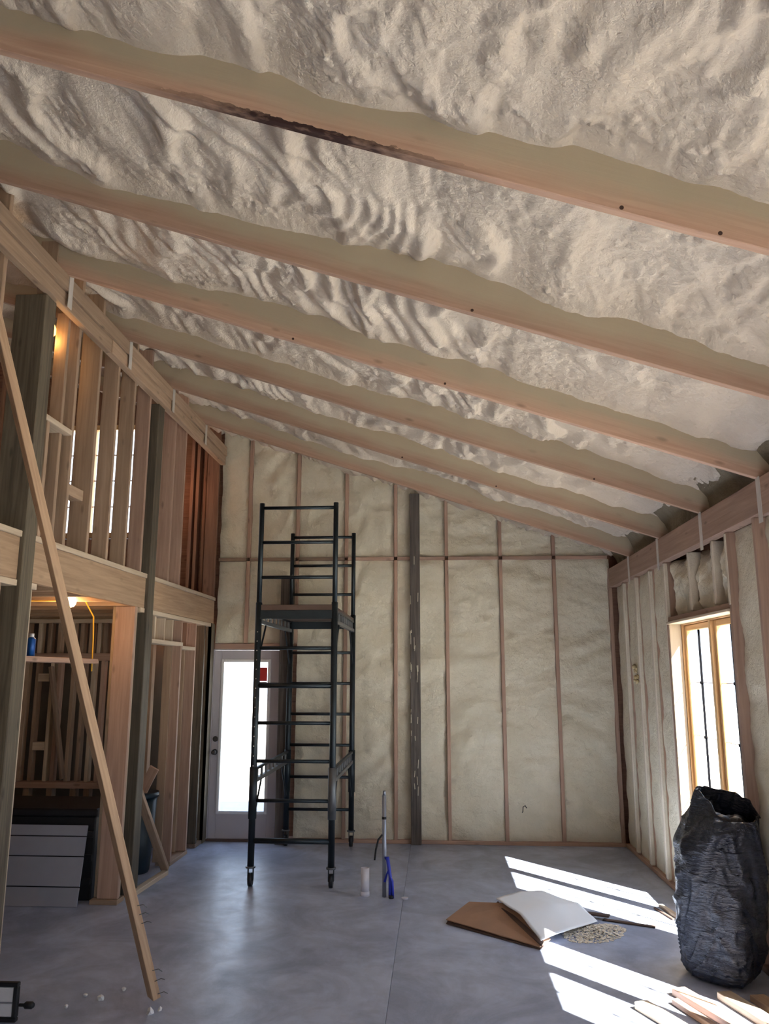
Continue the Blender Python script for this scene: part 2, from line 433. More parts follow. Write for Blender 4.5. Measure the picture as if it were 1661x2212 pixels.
# left-hand rooms: bare studs on the gable behind the loft and ground floor
for x in np.arange(-6.1, -2.6, .405):
    if not -4.85 < x < -3.4: box('stud', (x-.019, D, 2.66), (x+.019, D+.14, zg(x)), OSB, wb)
    else: box('stud', (x-.019, D, 2.66), (x+.019, D+.14, 3.34), OSB, wb); box('stud', (x-.019, D, 4.77), (x+.019, D+.14, zg(x)), OSB, wb)
    box('stud', (x-.019, D, .04), (x+.019, D+.14, 2.33), PINE_PINK, wb)
for x in (-2.61, -2.70, -2.79):  box('stud', (x-.019, D-.002, 2.66), (x+.019, D+.13, zg(x)), OSB, wb)
box('stud', (-2.545, D-.14, .03), (-2.505, D, 2.33), TREAT, wb)

# loft window in the gable
w3 = empty('window_3', (-4.12, D+.08, 3.36), kind='structure')
for lo, hi in [((-4.88, D+.05, 3.36), (-4.82, D+.14, 4.75)), ((-3.41, D+.05, 3.36), (-3.35, D+.14, 4.75)), ((-4.82, D+.05, 3.36), (-3.41, D+.14, 3.42)), ((-4.82, D+.05, 4.69), (-3.41, D+.14, 4.75)), ((-4.15, D+.06, 3.42), (-4.09, D+.13, 4.69))]:
    box('frame', lo, hi, WINW, w3)
for z in (3.74, 4.06, 4.38): box('muntin', (-4.82, D+.09, z-.009), (-3.41, D+.105, z+.009), WHITE, w3)
for a, b in ((-4.82, -4.15), (-4.09, -3.41)): box('pane', (a, D+.094, 3.42), (b, D+.10, 4.69), GLASS, w3, bev=0)

# door
d1 = empty('door_1', (-2.11, D+.03, 0), kind='structure')
y0, y1 = D+.02, D+.065
gx0, gx1, gz0, gz1 = -2.385, -1.885, .31, 1.91
box('stile', (DX0, y0, .02), (gx0-.03, y1, 2.04), DOORP, d1); box('stile', (gx1+.03, y0, .02), (DX1, y1, 2.04), DOORP, d1)
box('rail', (gx0-.03, y0, .02), (gx1+.03, y1, gz0-.03), DOORP, d1); box('rail', (gx0-.03, y0, gz1+.03), (gx1+.03, y1, 2.04), DOORP, d1)
lf = box('lite_frame', (gx0-.034, y0-.012, gz0-.034), (gx0, y1+.01, gz1+.034), WHITE, d1, bev=.006)
box('lite_frame', (gx1, y0-.012, gz0-.034), (gx1+.034, y1+.01, gz1+.034), WHITE, d1, bev=.006)
box('lite_frame', (gx0, y0-.012, gz0-.034), (gx1, y1+.01, gz0), WHITE, d1, bev=.006)
box('lite_frame', (gx0, y0-.012, gz1), (gx1, y1+.01, gz1+.034), WHITE, d1, bev=.006)
box('pane', (gx0, y0+.018, gz0), (gx1, y0+.024, gz1), GLASS, d1, bev=0)
st = box('sticker', (-1.985, y0+.012, 1.70), (-1.895, y0+.0165, 1.85), RED, d1, bev=0); st['label'] = 'red sticker on the door glass'
st = box('sticker', (-1.985, y0+.012, 1.64), (-1.895, y0+.0165, 1.695), STICK, d1, bev=0); st['label'] = 'pale sticker below the red one'
for z, r, nm in ((1.07, .03, 'deadbolt'), (.93, .031, 'door_knob')):
    kn = tube(nm, [(-2.452, y0, z), (-2.452, y0-.012, z), (-2.452, y0-.014, z)], [r, r, r*.7], CHROME, d1, 16)
    if nm == 'door_knob':
        kb = tube('knob_ball', [(-2.452, y0-.012, z), (-2.452, y0-.035, z), (-2.452, y0-.045, z), (-2.452, y0-.062, z), (-2.452, y0-.07, z)], [.01, .01, .024, .026, .014], CHROME, d1, 14)
        kb.parent = kn; kb.location = kb.location-kn.location
for z in (.25, 1.03, 1.8): tube('hinge', [(DX1+.004, y0-.006, z), (DX1+.004, y0-.006, z+.09)], .008, CHROME, d1, 8)
box('jamb', (DX0-.03, D-.01, 0), (DX0-.003, D+.12, 2.055), DOORP, d1); box('jamb', (DX1+.003, D+.0, 0), (DX1+.03, D+.12, 2.055), DOORP, d1)
box('jamb', (DX0-.003, D-.01, 2.043), (DX1+.003, D+.12, 2.055), DOORP, d1)
box('threshold', (DX0-.03, D-.03, 0), (DX1+.03, D+.14, .022), PLANKM, d1)

# ---------------------------------------------------------------- right wall
wr = empty('wall_right', kind='structure')
WIN = [(5.57, 7.05), (3.02, 4.50), (.47, 1.95)]  # last window is unseen, added to let in more daylight
SILL, HEAD = .36, 2.22
XO1, XO2 = RX+.142, RX+.165
ys = [YB]+[v for w in sorted(WIN) for v in w]+[D+.165]
for i in range(0, len(ys), 2): box('sheathing', (XO1, ys[i], -.2), (XO2, ys[i+1], 3.4), OSB, wr, bev=0)
for a, b in WIN:
    box('sheathing', (XO1, a, -.2), (XO2, b, SILL), OSB, wr, bev=0); box('sheathing', (XO1, a, HEAD), (XO2, b, 3.4), OSB, wr, bev=0)
BB = 2.735
box('base_plate', (RX, YB, 0), (RX+.14, D, .038), PINE_PINK, wr)
# beam of two lengths under the rafter ends
bmz0, bmz1 = BB, 2.945
beam = box('beam', (RX-.03, 4.86, bmz0), (RX+.05, D-.002, bmz1), PINE_PINK, wr, bev=.004)
box('beam', (RX-.03, -3, bmz0-.02), (RX+.05, 4.855, bmz1+.004), PINE_PINK, wr, bev=.004)
for y in (4.86, 5.95, 7.12, 8.20):
    box('strap', (RX-.034, y-.028, bmz0-.06), (RX-.030, y+.028, bmz1+.01), STRAP, wr, bev=0)
# studs
studs_full = [7.07, 7.57, 8.10, 8.62, 5.55, 5.02]
for y in studs_full:
    m_ = PINE_PINK if y in (5.55, 5.02) else PINE_PINK
    prd = -.004 if y != 5.02 else -.02
    box('stud', (RX+prd, y-.019, .038), (RX+.14, y+.019, BB), m_, wr)
for y in (4.52, 3.0, 2.5, 1.97, .45): box('stud', (RX, y-.019, .038), (RX+.14, y+.019, BB), PINE_PINK, wr)
for a, b in WIN:
    box('header_board', (RX+.0, a, HEAD), (RX+.14, b, HEAD+.04), PINE_PINK, wr)
    box('sill_plate', (RX, a, SILL-.04), (RX+.14, b, SILL), PINE_PINK, wr)
    foam_panel(wr, 'x', a, b, .038, SILL-.04, .07, int(a*100)+900, du=.03)
    if a != 5.57: foam_panel(wr, 'x', a, b, HEAD+.04, BB, .08, int(a*100)+901, du=.03)
FOAM_STUD = foam('foam_on_studs', (.74, .68, .56), (.64, .55, .44), .002)
fy = [7.09, 7.57, 8.10, 8.62, D]
for j in range(4): foam_panel(wr, 'x', fy[j]+(.0 if j == 0 else .019), fy[j+1]-.019, .038, BB+.0, .045, 1300+j*37, bulge=.010, rough=.45)
foam_panel(wr, 'x', 5.04, 5.53, .038, BB, .06, 1600, bulge=.012, rough=.5)
foam_panel(wr, 'x', 4.54, 5.00, .038, BB, .06, 1700, bulge=.012, rough=.5)
for a, b, s in ((5.57, 5.88, 1), (5.92, 6.44, 2), (6.48, 7.05, 3)): foam_panel(wr, 'x', a, b, HEAD+.04, BB, .13, 1800+s*31, bulge=.06, du=.012, rough=1.6)
for a, b in ((1.99, 2.98), (YB, .43)): foam_panel(wr, 'x', a, b, .038, BB, .05, int(a*10)+2000, du=.04)
for y in (5.90, 6.46):
    box('cripple', (RX+.015, y-.022, HEAD+.05), (RX+.14, y+.022, BB), FOAM_STUD, wr, bev=.008)
    for k in range(5): stick('crevice_shade', (RX+.05, y+.026, HEAD+.10+k*.08), (RX+.05+random.uniform(-.01, .01), y+.028, HEAD+.17+k*.08), .05, .012, FOAM_D, wr, up=(0, 1, 0))  # dark strips paint in the shade of the cracks
box('foam_skin', (RX-.008, 7.048, HEAD-.0), (RX+.03, 7.094, BB-.005), FOAM_STUD, wr, bev=.008)
box('foam_skin', (RX-.008, 7.075, .05), (RX+.03, 7.094, HEAD), FOAM_STUD, wr, bev=.008)
box('foam_skin', (RX-.009, 5.535, HEAD+.02), (RX+.03, 5.572, BB-.005), FOAM_STUD, wr, bev=.008)
# foam mist over stud faces as thin shells where the spray covered them
for y in (7.57, 8.10, 8.62): box('foam_skin', (RX-.010, y-.026, .05), (RX+.03, y+.030, BB-.01), FOAM_STUD, wr, bev=.008)
bm = bmesh.new()
for k in range(14): bmesh.ops.create_icosphere(bm, subdivisions=1, radius=random.uniform(.012, .03), matrix=Matrix.Translation((random.uniform(-.01, .02), random.uniform(-.05, .05), random.uniform(-.08, .08))))
me = bpy.data.meshes.new('blob'); bm.to_mesh(me); bm.free()
bl = link('foam_blob', me, foam('yellow_foam', (.70, .58, .34), (.58, .45, .24)), wr, smooth=True); bl.location = (RX+.01, 8.34, 1.78)
# foam plugs between rafter ends above the beam; their dark brown includes painted shade
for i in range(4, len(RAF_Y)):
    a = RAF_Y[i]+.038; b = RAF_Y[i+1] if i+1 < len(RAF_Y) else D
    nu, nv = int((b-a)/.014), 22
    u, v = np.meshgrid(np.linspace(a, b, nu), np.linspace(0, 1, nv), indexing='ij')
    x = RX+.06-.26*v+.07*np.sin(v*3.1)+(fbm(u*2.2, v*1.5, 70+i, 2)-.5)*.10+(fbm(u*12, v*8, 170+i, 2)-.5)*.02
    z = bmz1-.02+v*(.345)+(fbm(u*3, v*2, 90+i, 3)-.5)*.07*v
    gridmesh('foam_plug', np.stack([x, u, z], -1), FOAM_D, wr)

# windows
def casement(name, ya, yb):
    w = empty(name, (RX+.1, (ya+yb)/2, SILL), kind='structure')
    fx0, fx1 = RX+.10, RX+.19
    e = .03
    for lo, hi in [((fx0, ya, SILL), (fx1, ya+e, HEAD)), ((fx0, yb-e, SILL), (fx1, yb, HEAD)), ((fx0, ya+e, SILL), (fx1, yb-e, SILL+e)), ((fx0, ya+e, HEAD-e), (fx1, yb-e, HEAD))]:
        box('frame', lo, hi, WINW, w)
    mid = (ya+yb)/2
    box('mullion', (fx0-.006, mid-.022, SILL+e), (fx1, mid+.022, HEAD-e), WINW, w)
    for a, b in ((ya+e+.002, mid-.024), (mid+.024, yb-e-.002)):
        s = .05; x0, x1 = fx0+.02, fx0+.06; z0, z1 = SILL+e+.002, HEAD-e-.002
        sash = box('sash', (x0, a, z0), (x1, a+s, z1), WINW, w, bev=.006)
        box('sash', (x0, b-s, z0), (x1, b, z1), WINW, w, bev=.006)
        box('sash', (x0, a+s, z0), (x1, b-s, z0+s), WINW, w, bev=.006); box('sash', (x0, a+s, z1-s), (x1, b-s, z1), WINW, w, bev=.006)
        box('pane', (x0+.018, a+s, z0+s), (x0+.022, b-s, z1-s), GLASS, w, bev=0)
        c = (a+b)/2
        box('grille', (x0-.002, c-.008, z0+s), (x0+.016, c-.003, z1-s), GRIL, w, bev=.001)
        box('grille', (x0+.010, c+.006, z0+s), (x0+.016, c+.009, z1-s), GRIL, w, bev=.001)
        for z in (.88, 1.30, 1.72):
            box('grille', (x0+.010, a+s, z-.0025), (x0+.016, b-s, z+.0025), BROWN, w, bev=.001)
            box('grille_clip', (x0-.006, c-.013, z-.011), (x0+.016, c+.010, z+.011), GRIL, w, bev=.003)
    return w
for i, (a, b) in enumerate(WIN): casement('window_%d' % (1 if i == 0 else (2 if i == 1 else i+2)), a, b)
# bits of liner on the reveal of the first window
box('reveal_board', (RX+.0, 7.03, SILL), (RX+.098, 7.049, HEAD), PINE_PALE, wr); box('reveal_board', (RX, 5.571, SILL), (RX+.098, 5.59, HEAD), PINE_PINK, wr)
box('reveal_board', (RX-.02, 5.571, HEAD-.02), (RX+.098, 7.049, HEAD), PINE_PALE, wr)

# ---------------------------------------------------------------- left stud wall with the loft edge
wlft = empty('wall_left', kind='structure')
FZ0, FZ1 = 2.34, 2.60
X0, X1 = LX-.14, LX
zl = lambda x: zr(x)+.22
for y in (4.25, 4.87, 4.93, 5.28, 5.65, 6.01, 6.37, 6.74, 7.10, 7.47, 7.81, 9.10):
    if y in (9.10, ): box('stud', (X0, y-.019, FZ1+.038), (X1, y+.019, zl(LX)), OSB, wlft); continue
    if y == 4.93: box('stud', (X0, y-.019, FZ1+.038), (X1, y+.019, 3.41), PINE, wlft); continue
    box('stud', (LX-(.15 if 5.2 < y < 5.7 else .122), y-.019, FZ1+.038), (X1, y+.019, zl(LX)), PINE if y < 6.5 else PINE_PINK, wlft)
box('stud', (X0, 5.19, FZ1+.038), (X0+.09, 5.228, 4.3), PINE, wlft)
box('blocking', (X0, 4.78, 3.41), (X1+.005, 5.26, 3.448), PINE_PALE, wlft)
box('blocking', (X0, 5.30, 3.02), (X0+.09, 5.63, 3.10), PINE, wlft)
box('floor_plate', (X0, 3.2, FZ1), (X1+.012, 9.12, FZ1+.038), PINE_PALE, wlft)
box('ledger', (LX-.045, 3.2, FZ0), (LX, 7.05, FZ1), LVL, wlft, bev=.004)
box('ledger', (LX-.045, 7.053, FZ0), (LX, 9.12, FZ1), LVL, wlft, bev=.004)
box('soffit_plate', (X0, 3.2, FZ0-.04), (X1+.006, 4.95, FZ0-.002), PINE_PALE, wlft)
box('soffit_plate', (X0, 6.78, FZ0-.04), (X1+.006, 9.0, FZ0-.002), PINE_PALE, wlft)
# ribbon beam: two plies, jointed
tb = [((LX+.001, 2.6, 4.315), (LX+.075, 6.05, 4.425)), ((LX+.001, 6.053, 4.315), (LX+.075, 9.12, 4.425)), ((LX+.001, 2.6, 4.205), (LX+.055, 5.70, 4.312)), ((LX+.001, 5.703, 4.205), (LX+.062, 9.12, 4.312))]
for lo, hi in tb: box('ribbon_beam', lo, hi, PINE, wlft, bev=.004)
for y in (4.92, 6.02, 7.12, 8.22): box('strap', (LX+.076, y-.028, 4.20), (LX+.080, y+.03, 4.47), STRAP, wlft, bev=0)
# treated posts
for y0_, y1_, top in ((4.70, 4.84, 4.20), (6.88, 7.03, 4.20)):
    box('post', (LX-(.18 if y0_ < 5 else .11), y0_, 0), (LX+.03, y1_, top), TREAT, wlft, bev=.005)
# ground floor framing
box('stud', (X0, 4.87, .038), (X1, 4.908, FZ0-.04), PINE_PALE, wlft)
box('stud', (X0, 4.5, .038), (X1, 4.538, FZ0-.04), PINE, wlft); box('stud', (X0, 3.9, .038), (X1, 3.94, FZ0-.04), PINE, wlft)
box('stud', (-2.69, 6.68, .038), (X1-.0, 6.718, FZ0-.0), PINE_PINK, wlft); box('stud', (-2.73, 6.722, .038), (X1-.01, 6.76, FZ0), PINE_PALE, wlft)
box('bottom_plate', (-2.735, 6.65, 0), (X1+.01, 6.80, .036), PINE, wlft)
box('stud', (X0, 7.08, .038), (X1, 7.118, FZ0-.04), TREAT, wlft)
box('header', (X0, 7.12, 2.05), (X1+.004, 8.02, 2.088), PINE_PALE, wlft)
for y in (7.34, 7.60, 7.84): box('cripple', (X0, y-.012, 2.09), (X0+.09, y+.012, FZ0-.04), PINE_PALE, wlft)
for y in (7.98, 8.46): box('stud', (X0, y-.019, .038), (X1, y+.019, FZ0-.04), PINE_PINK, wlft)
box('stud', (X0-.02, 7.93, .038), (X0+.06, 7.958, FZ0-.04), PINE, wlft)
box('stud', (X0-.02, 8.38, .038), (X0+.05, 8.42, 2.04), PINE, wlft)
box('header', (X0, 8.0, 2.02), (X1+.004, 8.44, 2.055), PINE_PALE, wlft)
box('stud', (X0, 8.78, .038), (X1, 8.82, FZ0-.04), TREAT, wlft)
box('stud', (-2.57, 9.0, .0), (X1+.015, 9.12, FZ0), TREAT, wlft)
for a, b in ((7.96, 8.5), (8.76, 9.0)): box('bottom_plate', (X0, a, 0), (X1+.004, b, .036), BROWN, wlft)
bk = box('lit_block', (X0+.02, 8.20, 2.06), (X1-.02, 8.235, FZ0-.045), OSB, wlft)

# loft floor and its joists
loft = empty('floor_loft', kind='structure')
box('subfloor', (XL, 3.2, FZ1), (X0, D, FZ1+.02), OSB, loft, bev=0)
for y in np.arange(3.4, 9.1, .405): box('joist', (XL, y-.019, FZ0), (LX-.046, y+.019, FZ1), LVL, loft)

# inner partition beyond the opening
wi = empty('wall_inner', kind='structure')
PY = 8.2
box('top_plate', (XL, PY, FZ0-.045), (-2.9, PY+.09, FZ0-.003), PINE_PALE, wi)
box('header', (-4.35, PY-.01, 1.91), (-3.27, PY+.09, 1.985), PINE_PINK, wi)
box('sill', (-4.35, PY-.03, .66), (-3.22, PY+.10, .72), PINE_PINK, wi)
for i, x in enumerate((-4.22, -4.09, -3.985, -3.88, -3.74, -3.64, -3.545, -3.46, -3.39, -3.31)):
    box('cripple', (x-.019, PY, 1.985), (x+.019, PY+.09, FZ0-.045), (PINE, PINE_PALE, BROWN)[i % 3], wi)
for i, x in enumerate((-4.30, -4.20, -4.085, -3.93, -3.855, -3.71, -3.60, -3.50, -3.40)):
    box('stud', (x-.019, PY+.01, .72), (x+.019, PY+.09, 1.91), (PINE_PINK, PINE, BROWN, PINE_PALE)[i % 4], wi)
for x in (-4.1, -3.86, -3.62, -3.48): box('cripple', (x-.03, PY, .038), (x+.03, PY+.09, .66), PINE, wi)
box('blocking', (-4.07, PY+.0, 1.70), (-3.95, PY+.09, 1.78), PINE_PALE, wi); box('blocking', (-4.07, PY, 1.02), (-3.95, PY+.09, 1.10), PINE_PALE, wi)
box('stud', (-3.27, PY-.04, .038), (-3.20, PY+.09, FZ0-.045), PINE_PINK, wi)
box('stud', (-3.1, PY, .038), (-3.06, PY+.09, FZ0-.045), BROWN, wi); box('stud', (-2.92, PY, .038), (-2.88, PY+.09, FZ0-.045), PINE, wi)
for x in np.arange(-6.2, -4.4, .4): box('stud', (x-.019, PY, .038), (x+.019, PY+.09, FZ0-.045), PINE, wi)
box('bottom_plate', (XL, PY, 0), (-2.86, PY+.09, .036), PINE, wi)
box('back_board', (XL, PY+.55, 0), (-2.95, PY+.57, FZ0), SIDE, wi, bev=0)
stick('brace', (-3.93, PY-.02, 1.85), (-3.72, PY-.02, .75), .03, .07, BROWN, wi, up=(0, 1, 0))

# outer walls out of sight that close the building
wo = empty('wall_far_left', kind='structure')
box('sheathing', (XL-.03, YB, -.2), (XL, D+.1, 5.9), BROWN, wo, bev=0)
wz = empty('wall_rear', kind='structure')
OPN = (.2, 1.15, 2.1)  # unseen doorway, added and sized for daylight from behind the camera
for lo, hi in [((XL, YB-.16, -.2), (OPN[0], YB, 5.9)), ((OPN[1], YB-.16, -.2), (RX+.2, YB, 3.1)), ((OPN[0], YB-.16, OPN[2]), (OPN[1], YB, 4.4))]:
    box('sheathing', lo, hi, FOAM_W, wz, bev=0)

# light portals only help the sampler find the openings; they emit nothing
def portal(loc, rot, sx_, sy_):
    l = bpy.data.lights.new('portal', 'AREA'); l.shape = 'RECTANGLE'; l.size = sx_; l.size_y = sy_; l.cycles.is_portal = True
    o = bpy.data.objects.new('portal', l); C.objects.link(o); o.location = loc; o.rotation_euler = rot
for a, b in WIN: portal((RX+.21, (a+b)/2, (SILL+HEAD)/2), (0, math.radians(90), 0), HEAD-SILL, b-a)
portal((.675, YB-.17, 1.0), (math.radians(90), 0, 0), .95, 2.2)
portal(((gx0+gx1)/2, D+.17, 1.11), (math.radians(-90), 0, 0), .5, 1.6)
portal((-4.12, D+.17, 4.05), (math.radians(-90), 0, 0), 1.5, 1.4)

# ---------------------------------------------------------------- scaffold
sc = thing('scaffold_tower', 'tall narrow dark steel rolling scaffold with ladder ends in front of the door', 'scaffold', (-1.24, 8.1, 0))
XA, XB = -1.60, -.905
for yi, y in enumerate((7.29, 8.95)):
    for x in (XA, XB):
        leg = tube('leg', [(x, y, .16), (x, y, 2.42)], .029, STEEL, sc, 12)
        tube('upper_post', [(x, y, 2.42), (x, y, 3.345)], .023, STEEL, sc, 12)
        tube('leg_sleeve', [(x, y, .55), (x, y, .98)], .036, STEELG if x == XB and yi == 0 else STEEL, sc, 12)
        tube('collar', [(x, y, .150), (x, y, .165)], .042, STEELG, sc, 12)
        cast = tube('caster_wheel', [(x-.016, y+.01, .055), (x+.016, y+.01, .055)], .055, BLK, sc, 18)
        for s in (-1, 1):
            fk = box('caster_fork', (x+s*.022-.003, y-.01, .05), (x+s*.022+.003, y+.03, .15), STEEL, sc, bev=.001)
            fk.parent = cast; fk.location = fk.location-cast.location
    for k, z in enumerate((.37, .70, 1.03, 1.355, 1.68, 2.01, 2.65, 2.975, 3.30)):
        r = .016 if z not in (1.68, .37) or yi else .024
        tube('rung', [(XA, y, z), (XB, y, z)], r, STEEL, sc, 8)
    box('cross_member', (XA, y-.02, 2.27), (XB, y+.02, 2.35), STEEL, sc)
for x in (XA, XB):
    for z in (.86, 2.25):
        yA, yB_ = 7.29, 8.95
        box('truss_chord', (x-.018, yA, z-.018), (x+.018, yB_, z+.018), STEELG, sc); box('truss_chord', (x-.014, yA, z+.085), (x+.014, yB_, z+.110), STEEL, sc)
        for y in np.linspace(yA+.14, yB_-.14, 8): box('truss_web', (x-.010, y-.018, z+.016), (x+.010, y+.018, z+.086), STEELG, sc)
        for ya, yb in ((yA+.02, yA+.34), (yB_-.02, yB_-.34)): stick('knee_brace', (x, ya, z-.36), (x, yb, z-.01), .014, .02, STEEL, sc, up=(0, 1, 0))
box('deck', (XA-.01, 7.30, 2.352), (XB+.01, 8.94, 2.385), PLANKM, sc)
box('deck_edge', (XA-.01, 7.275, 2.345), (XB+.01, 7.299, 2.40), PLANKM, sc)
for k in range(22):                       # round holes in the uprights, seen as small bright plugs
    z = .66+k*.083
    if z > 2.2: break
    for x, y in ((XA, 7.29),): tube('pin_hole', [(x+.0, y-.0285, z), (x+.0, y-.0305, z)], .0055, STRAP, sc, 6, False)

# ---------------------------------------------------------------- leaning brace
br = thing('leaning_board', 'long pale timber board leaning from the floor up to the left stud wall', 'board', (-1.57, 4.80, 0))
p0 = Vector((-1.565, 4.79, .035)); p1 = Vector((-2.43, 4.13, 3.64)); dr = (p1-p0).normalized()
p1 = p0+dr*4.05
stick('board', p0, p1, .045, .088, LVL, br, up=(-.75, .9, 0))
for k, (s, a) in enumerate(((.10, .5), (.16, -.2), (.42, .3), (.47, .1), (.52, -.4), (.03, .2))):
    q = p0+dr*s+Vector((.038, -.03, 0)); tube('nail', [q, q+Vector((.035, -.005, .012+.01*a)), q+Vector((.055, .0, .02*a))], .0022, STEELG, br, 6)

# ---------------------------------------------------------------- pipes in the slab
pv = bmesh.new()
def ringtube(bm, r0, r1, h, seg=28):
    L = []
    for r, z in ((r0, 0), (r0, h), (r1, h), (r1, 0.0)):
        L.append([bm.verts.new((r*math.cos(2*math.pi*k/seg), r*math.sin(2*math.pi*k/seg), z)) for k in range(seg)])
    for a, b in zip(L, L[1:]+L[:1]):
        for k in range(seg): bm.faces.new((a[k], a[(k+1) % seg], b[(k+1) % seg], b[k]))
ringtube(pv, .035, .030, .215); ringtube(pv, .038, .0355, .035)
me = bpy.data.meshes.new('pipe'); pv.to_mesh(me); pv.free()
o = link('drain_pipe', me, PVC); o.location = (-.595, 7.07, 0); tag(o, 'short white plastic pipe stub rising out of the concrete', 'pipe')
for p in me.polygons: p.use_smooth = True
cd = thing('conduit_riser', 'tall thin grey conduit with a blue tube and black wire beside the white stub', 'pipe', (-.43, 7.05, 0))
tube('conduit', [(-.435, 7.05, 0), (-.437, 7.05, .79)], .0175, COND, cd, 14)
tube('cap', [(-.437, 7.05, .79), (-.437, 7.05, .825)], .012, COND, cd, 12)
tube('tape_band', [(-.437, 7.05, .60), (-.437, 7.05, .62)], .0195, BLK, cd, 14)
tube('wire', [(-.45, 7.04, .48), (-.485, 7.04, .44), (-.505, 7.04, .36), (-.515, 7.05, .28)], .008, BLK, cd, 8)
tube('blue_tube', [(-.425, 7.028, .30), (-.408, 7.02, .31), (-.385, 7.02, .16), (-.385, 7.02, .0)], .014, BLUE, cd, 10)
tube('blue_tube', [(-.43, 7.025, .12), (-.405, 7.015, .2), (-.368, 7.01, .13), (-.362, 7.01, .0)], .011, BLUE, cd, 10)
tube('tube_end', [(-.375, 7.0, 0), (-.375, 7.0, .022)], .02, BLK, cd, 12)
o = tube('cut_pipe_stub', [(-.265, 6.99, 0), (-.265, 6.99, .012)], .028, PVC, None, 20); tag(o, 'tiny flush pale cap in the floor right of the conduit', 'pipe')

# ---------------------------------------------------------------- trash bag
def bag():
    t = thing('trash_bag', 'big black plastic trash bag standing open against the right wall below the window', 'trash bag', (1.72, 5.42, 0))
    prof = [(0, .12, .14, -.02, .0), (.012, .18, .20, -.02, 0), (.06, .21, .25, -.015, 0), (.2, .235, .285, 0, 0), (.42, .25, .30, 0, 0), (.60, .25, .30, .0, 0), (.74, .235, .285, .012, 0), (.86, .205, .26, .045, 0), (.95, .18, .23, .07, 0), (1.01, .165, .22, .085, 0), (1.05, .155, .21, .095, 0)]
    nt_, nz = 150, 170
    zs = np.linspace(0, 1, nz); pz = np.array([p[0] for p in prof]); tt = np.linspace(0, 1, len(prof))
    Z = np.interp(zs, tt, pz)
    f = lambda i: np.interp(zs, tt, np.array([p[i] for p in prof]))
    RXX, RY, CX = f(1), f(2), f(3)
    th = np.linspace(0, 2*np.pi, nt_, endpoint=False); T, ZZ = np.meshgrid(th, zs, indexing='ij')
    cx, cy = np.cos(T), np.sin(T); z = np.broadcast_to(Z, T.shape).copy()
    nx = lambda k, kz, s, o=3: (fbm(cx*k+50, cy*k+z*kz+50, s, o)-.5)
    d = nx(1.6, 2.4, 1, 2)*.085
    w = nx(2.0, 5, 5, 2)
    cr1 = 1-np.abs(np.sin(z*15+w*8+nx(1.3, 1.5, 9, 2)*6)); cr2 = 1-np.abs(np.sin(z*26+T*1.5+nx(2.2, 3, 19, 2)*9))
    low = smooth(.85, .45, z)
    d = d+cr1**2*.022*low+cr2**3*.014*smooth(.35, .6, fbm(cx*1.6+20, cy*1.6+z*2+20, 33, 2))+nx(5, 9, 11, 2)*.018
    up = smooth(.45, .8, z); rv = 1-np.abs(np.sin(T*3.5+z*5+nx(1.3, 1.8, 13, 2)*6)); d = d+rv**2*.034*up
    r = 1+d/.28
    rim = smooth(.93, 1.0, ZZ)
    # tilted, ragged mouth: high at the back left, low at the front
    zz = z+smooth(.8, 1, ZZ)*(.04*np.cos(T-2.6)+.05*(fbm(cx*2+9, cy*2+9, 21, 3)-.5)-.01)
    zz = zz-smooth(.7, 1, ZZ)*.13*np.clip(-cy+.1, 0, 1)
    X = CX+RXX*r*cx; Y = RY*r*cy
    X = np.minimum(X, .245)
    P = np.stack([X, Y, zz], -1)
    P[:, 0, 2] = 0; 
    me = bpy.data.meshes.new('bag'); vs = P.reshape(-1, 3); idx = np.arange(nt_*nz).reshape(nt_, nz); idn = np.roll(idx, -1, axis=0)
    q = np.stack([idx[:, :-1], idn[:, :-1], idn[:, 1:], idx[:, 1:]], -1).reshape(-1, 4)
    me.from_pydata(vs.tolist(), [], q.tolist()+[idx[:, 0][::-1].tolist()]); me.update()
    b = link('bag_body', me, BAG, t, smooth=True); so = b.modifiers.new('s', 'SOLIDIFY'); so.thickness = .004; so.offset = -1
    bm = bmesh.new()
    for k in range(9):
        a = random.uniform(0, 6.28); q = Vector((.09+.08*math.cos(a), .08*math.sin(a), .80+random.uniform(0, .07)))
        bmesh.ops.create_icosphere(bm, subdivisions=2, radius=random.uniform(.05, .08), matrix=Matrix.Translation(q))
    me = bpy.data.meshes.new('debris'); bm.to_mesh(me); bm.free(); link('rubbish', me, BLK, t, smooth=True)
    bm = bmesh.new(); bmesh.ops.create_icosphere(bm, subdivisions=2, radius=.03, matrix=Matrix.Translation((.03, -.03, .885)))
    me = bpy.data.meshes.new('scrap'); bm.to_mesh(me); bm.free(); link('foam_scrap', me, FOAM_W, t)
bag()

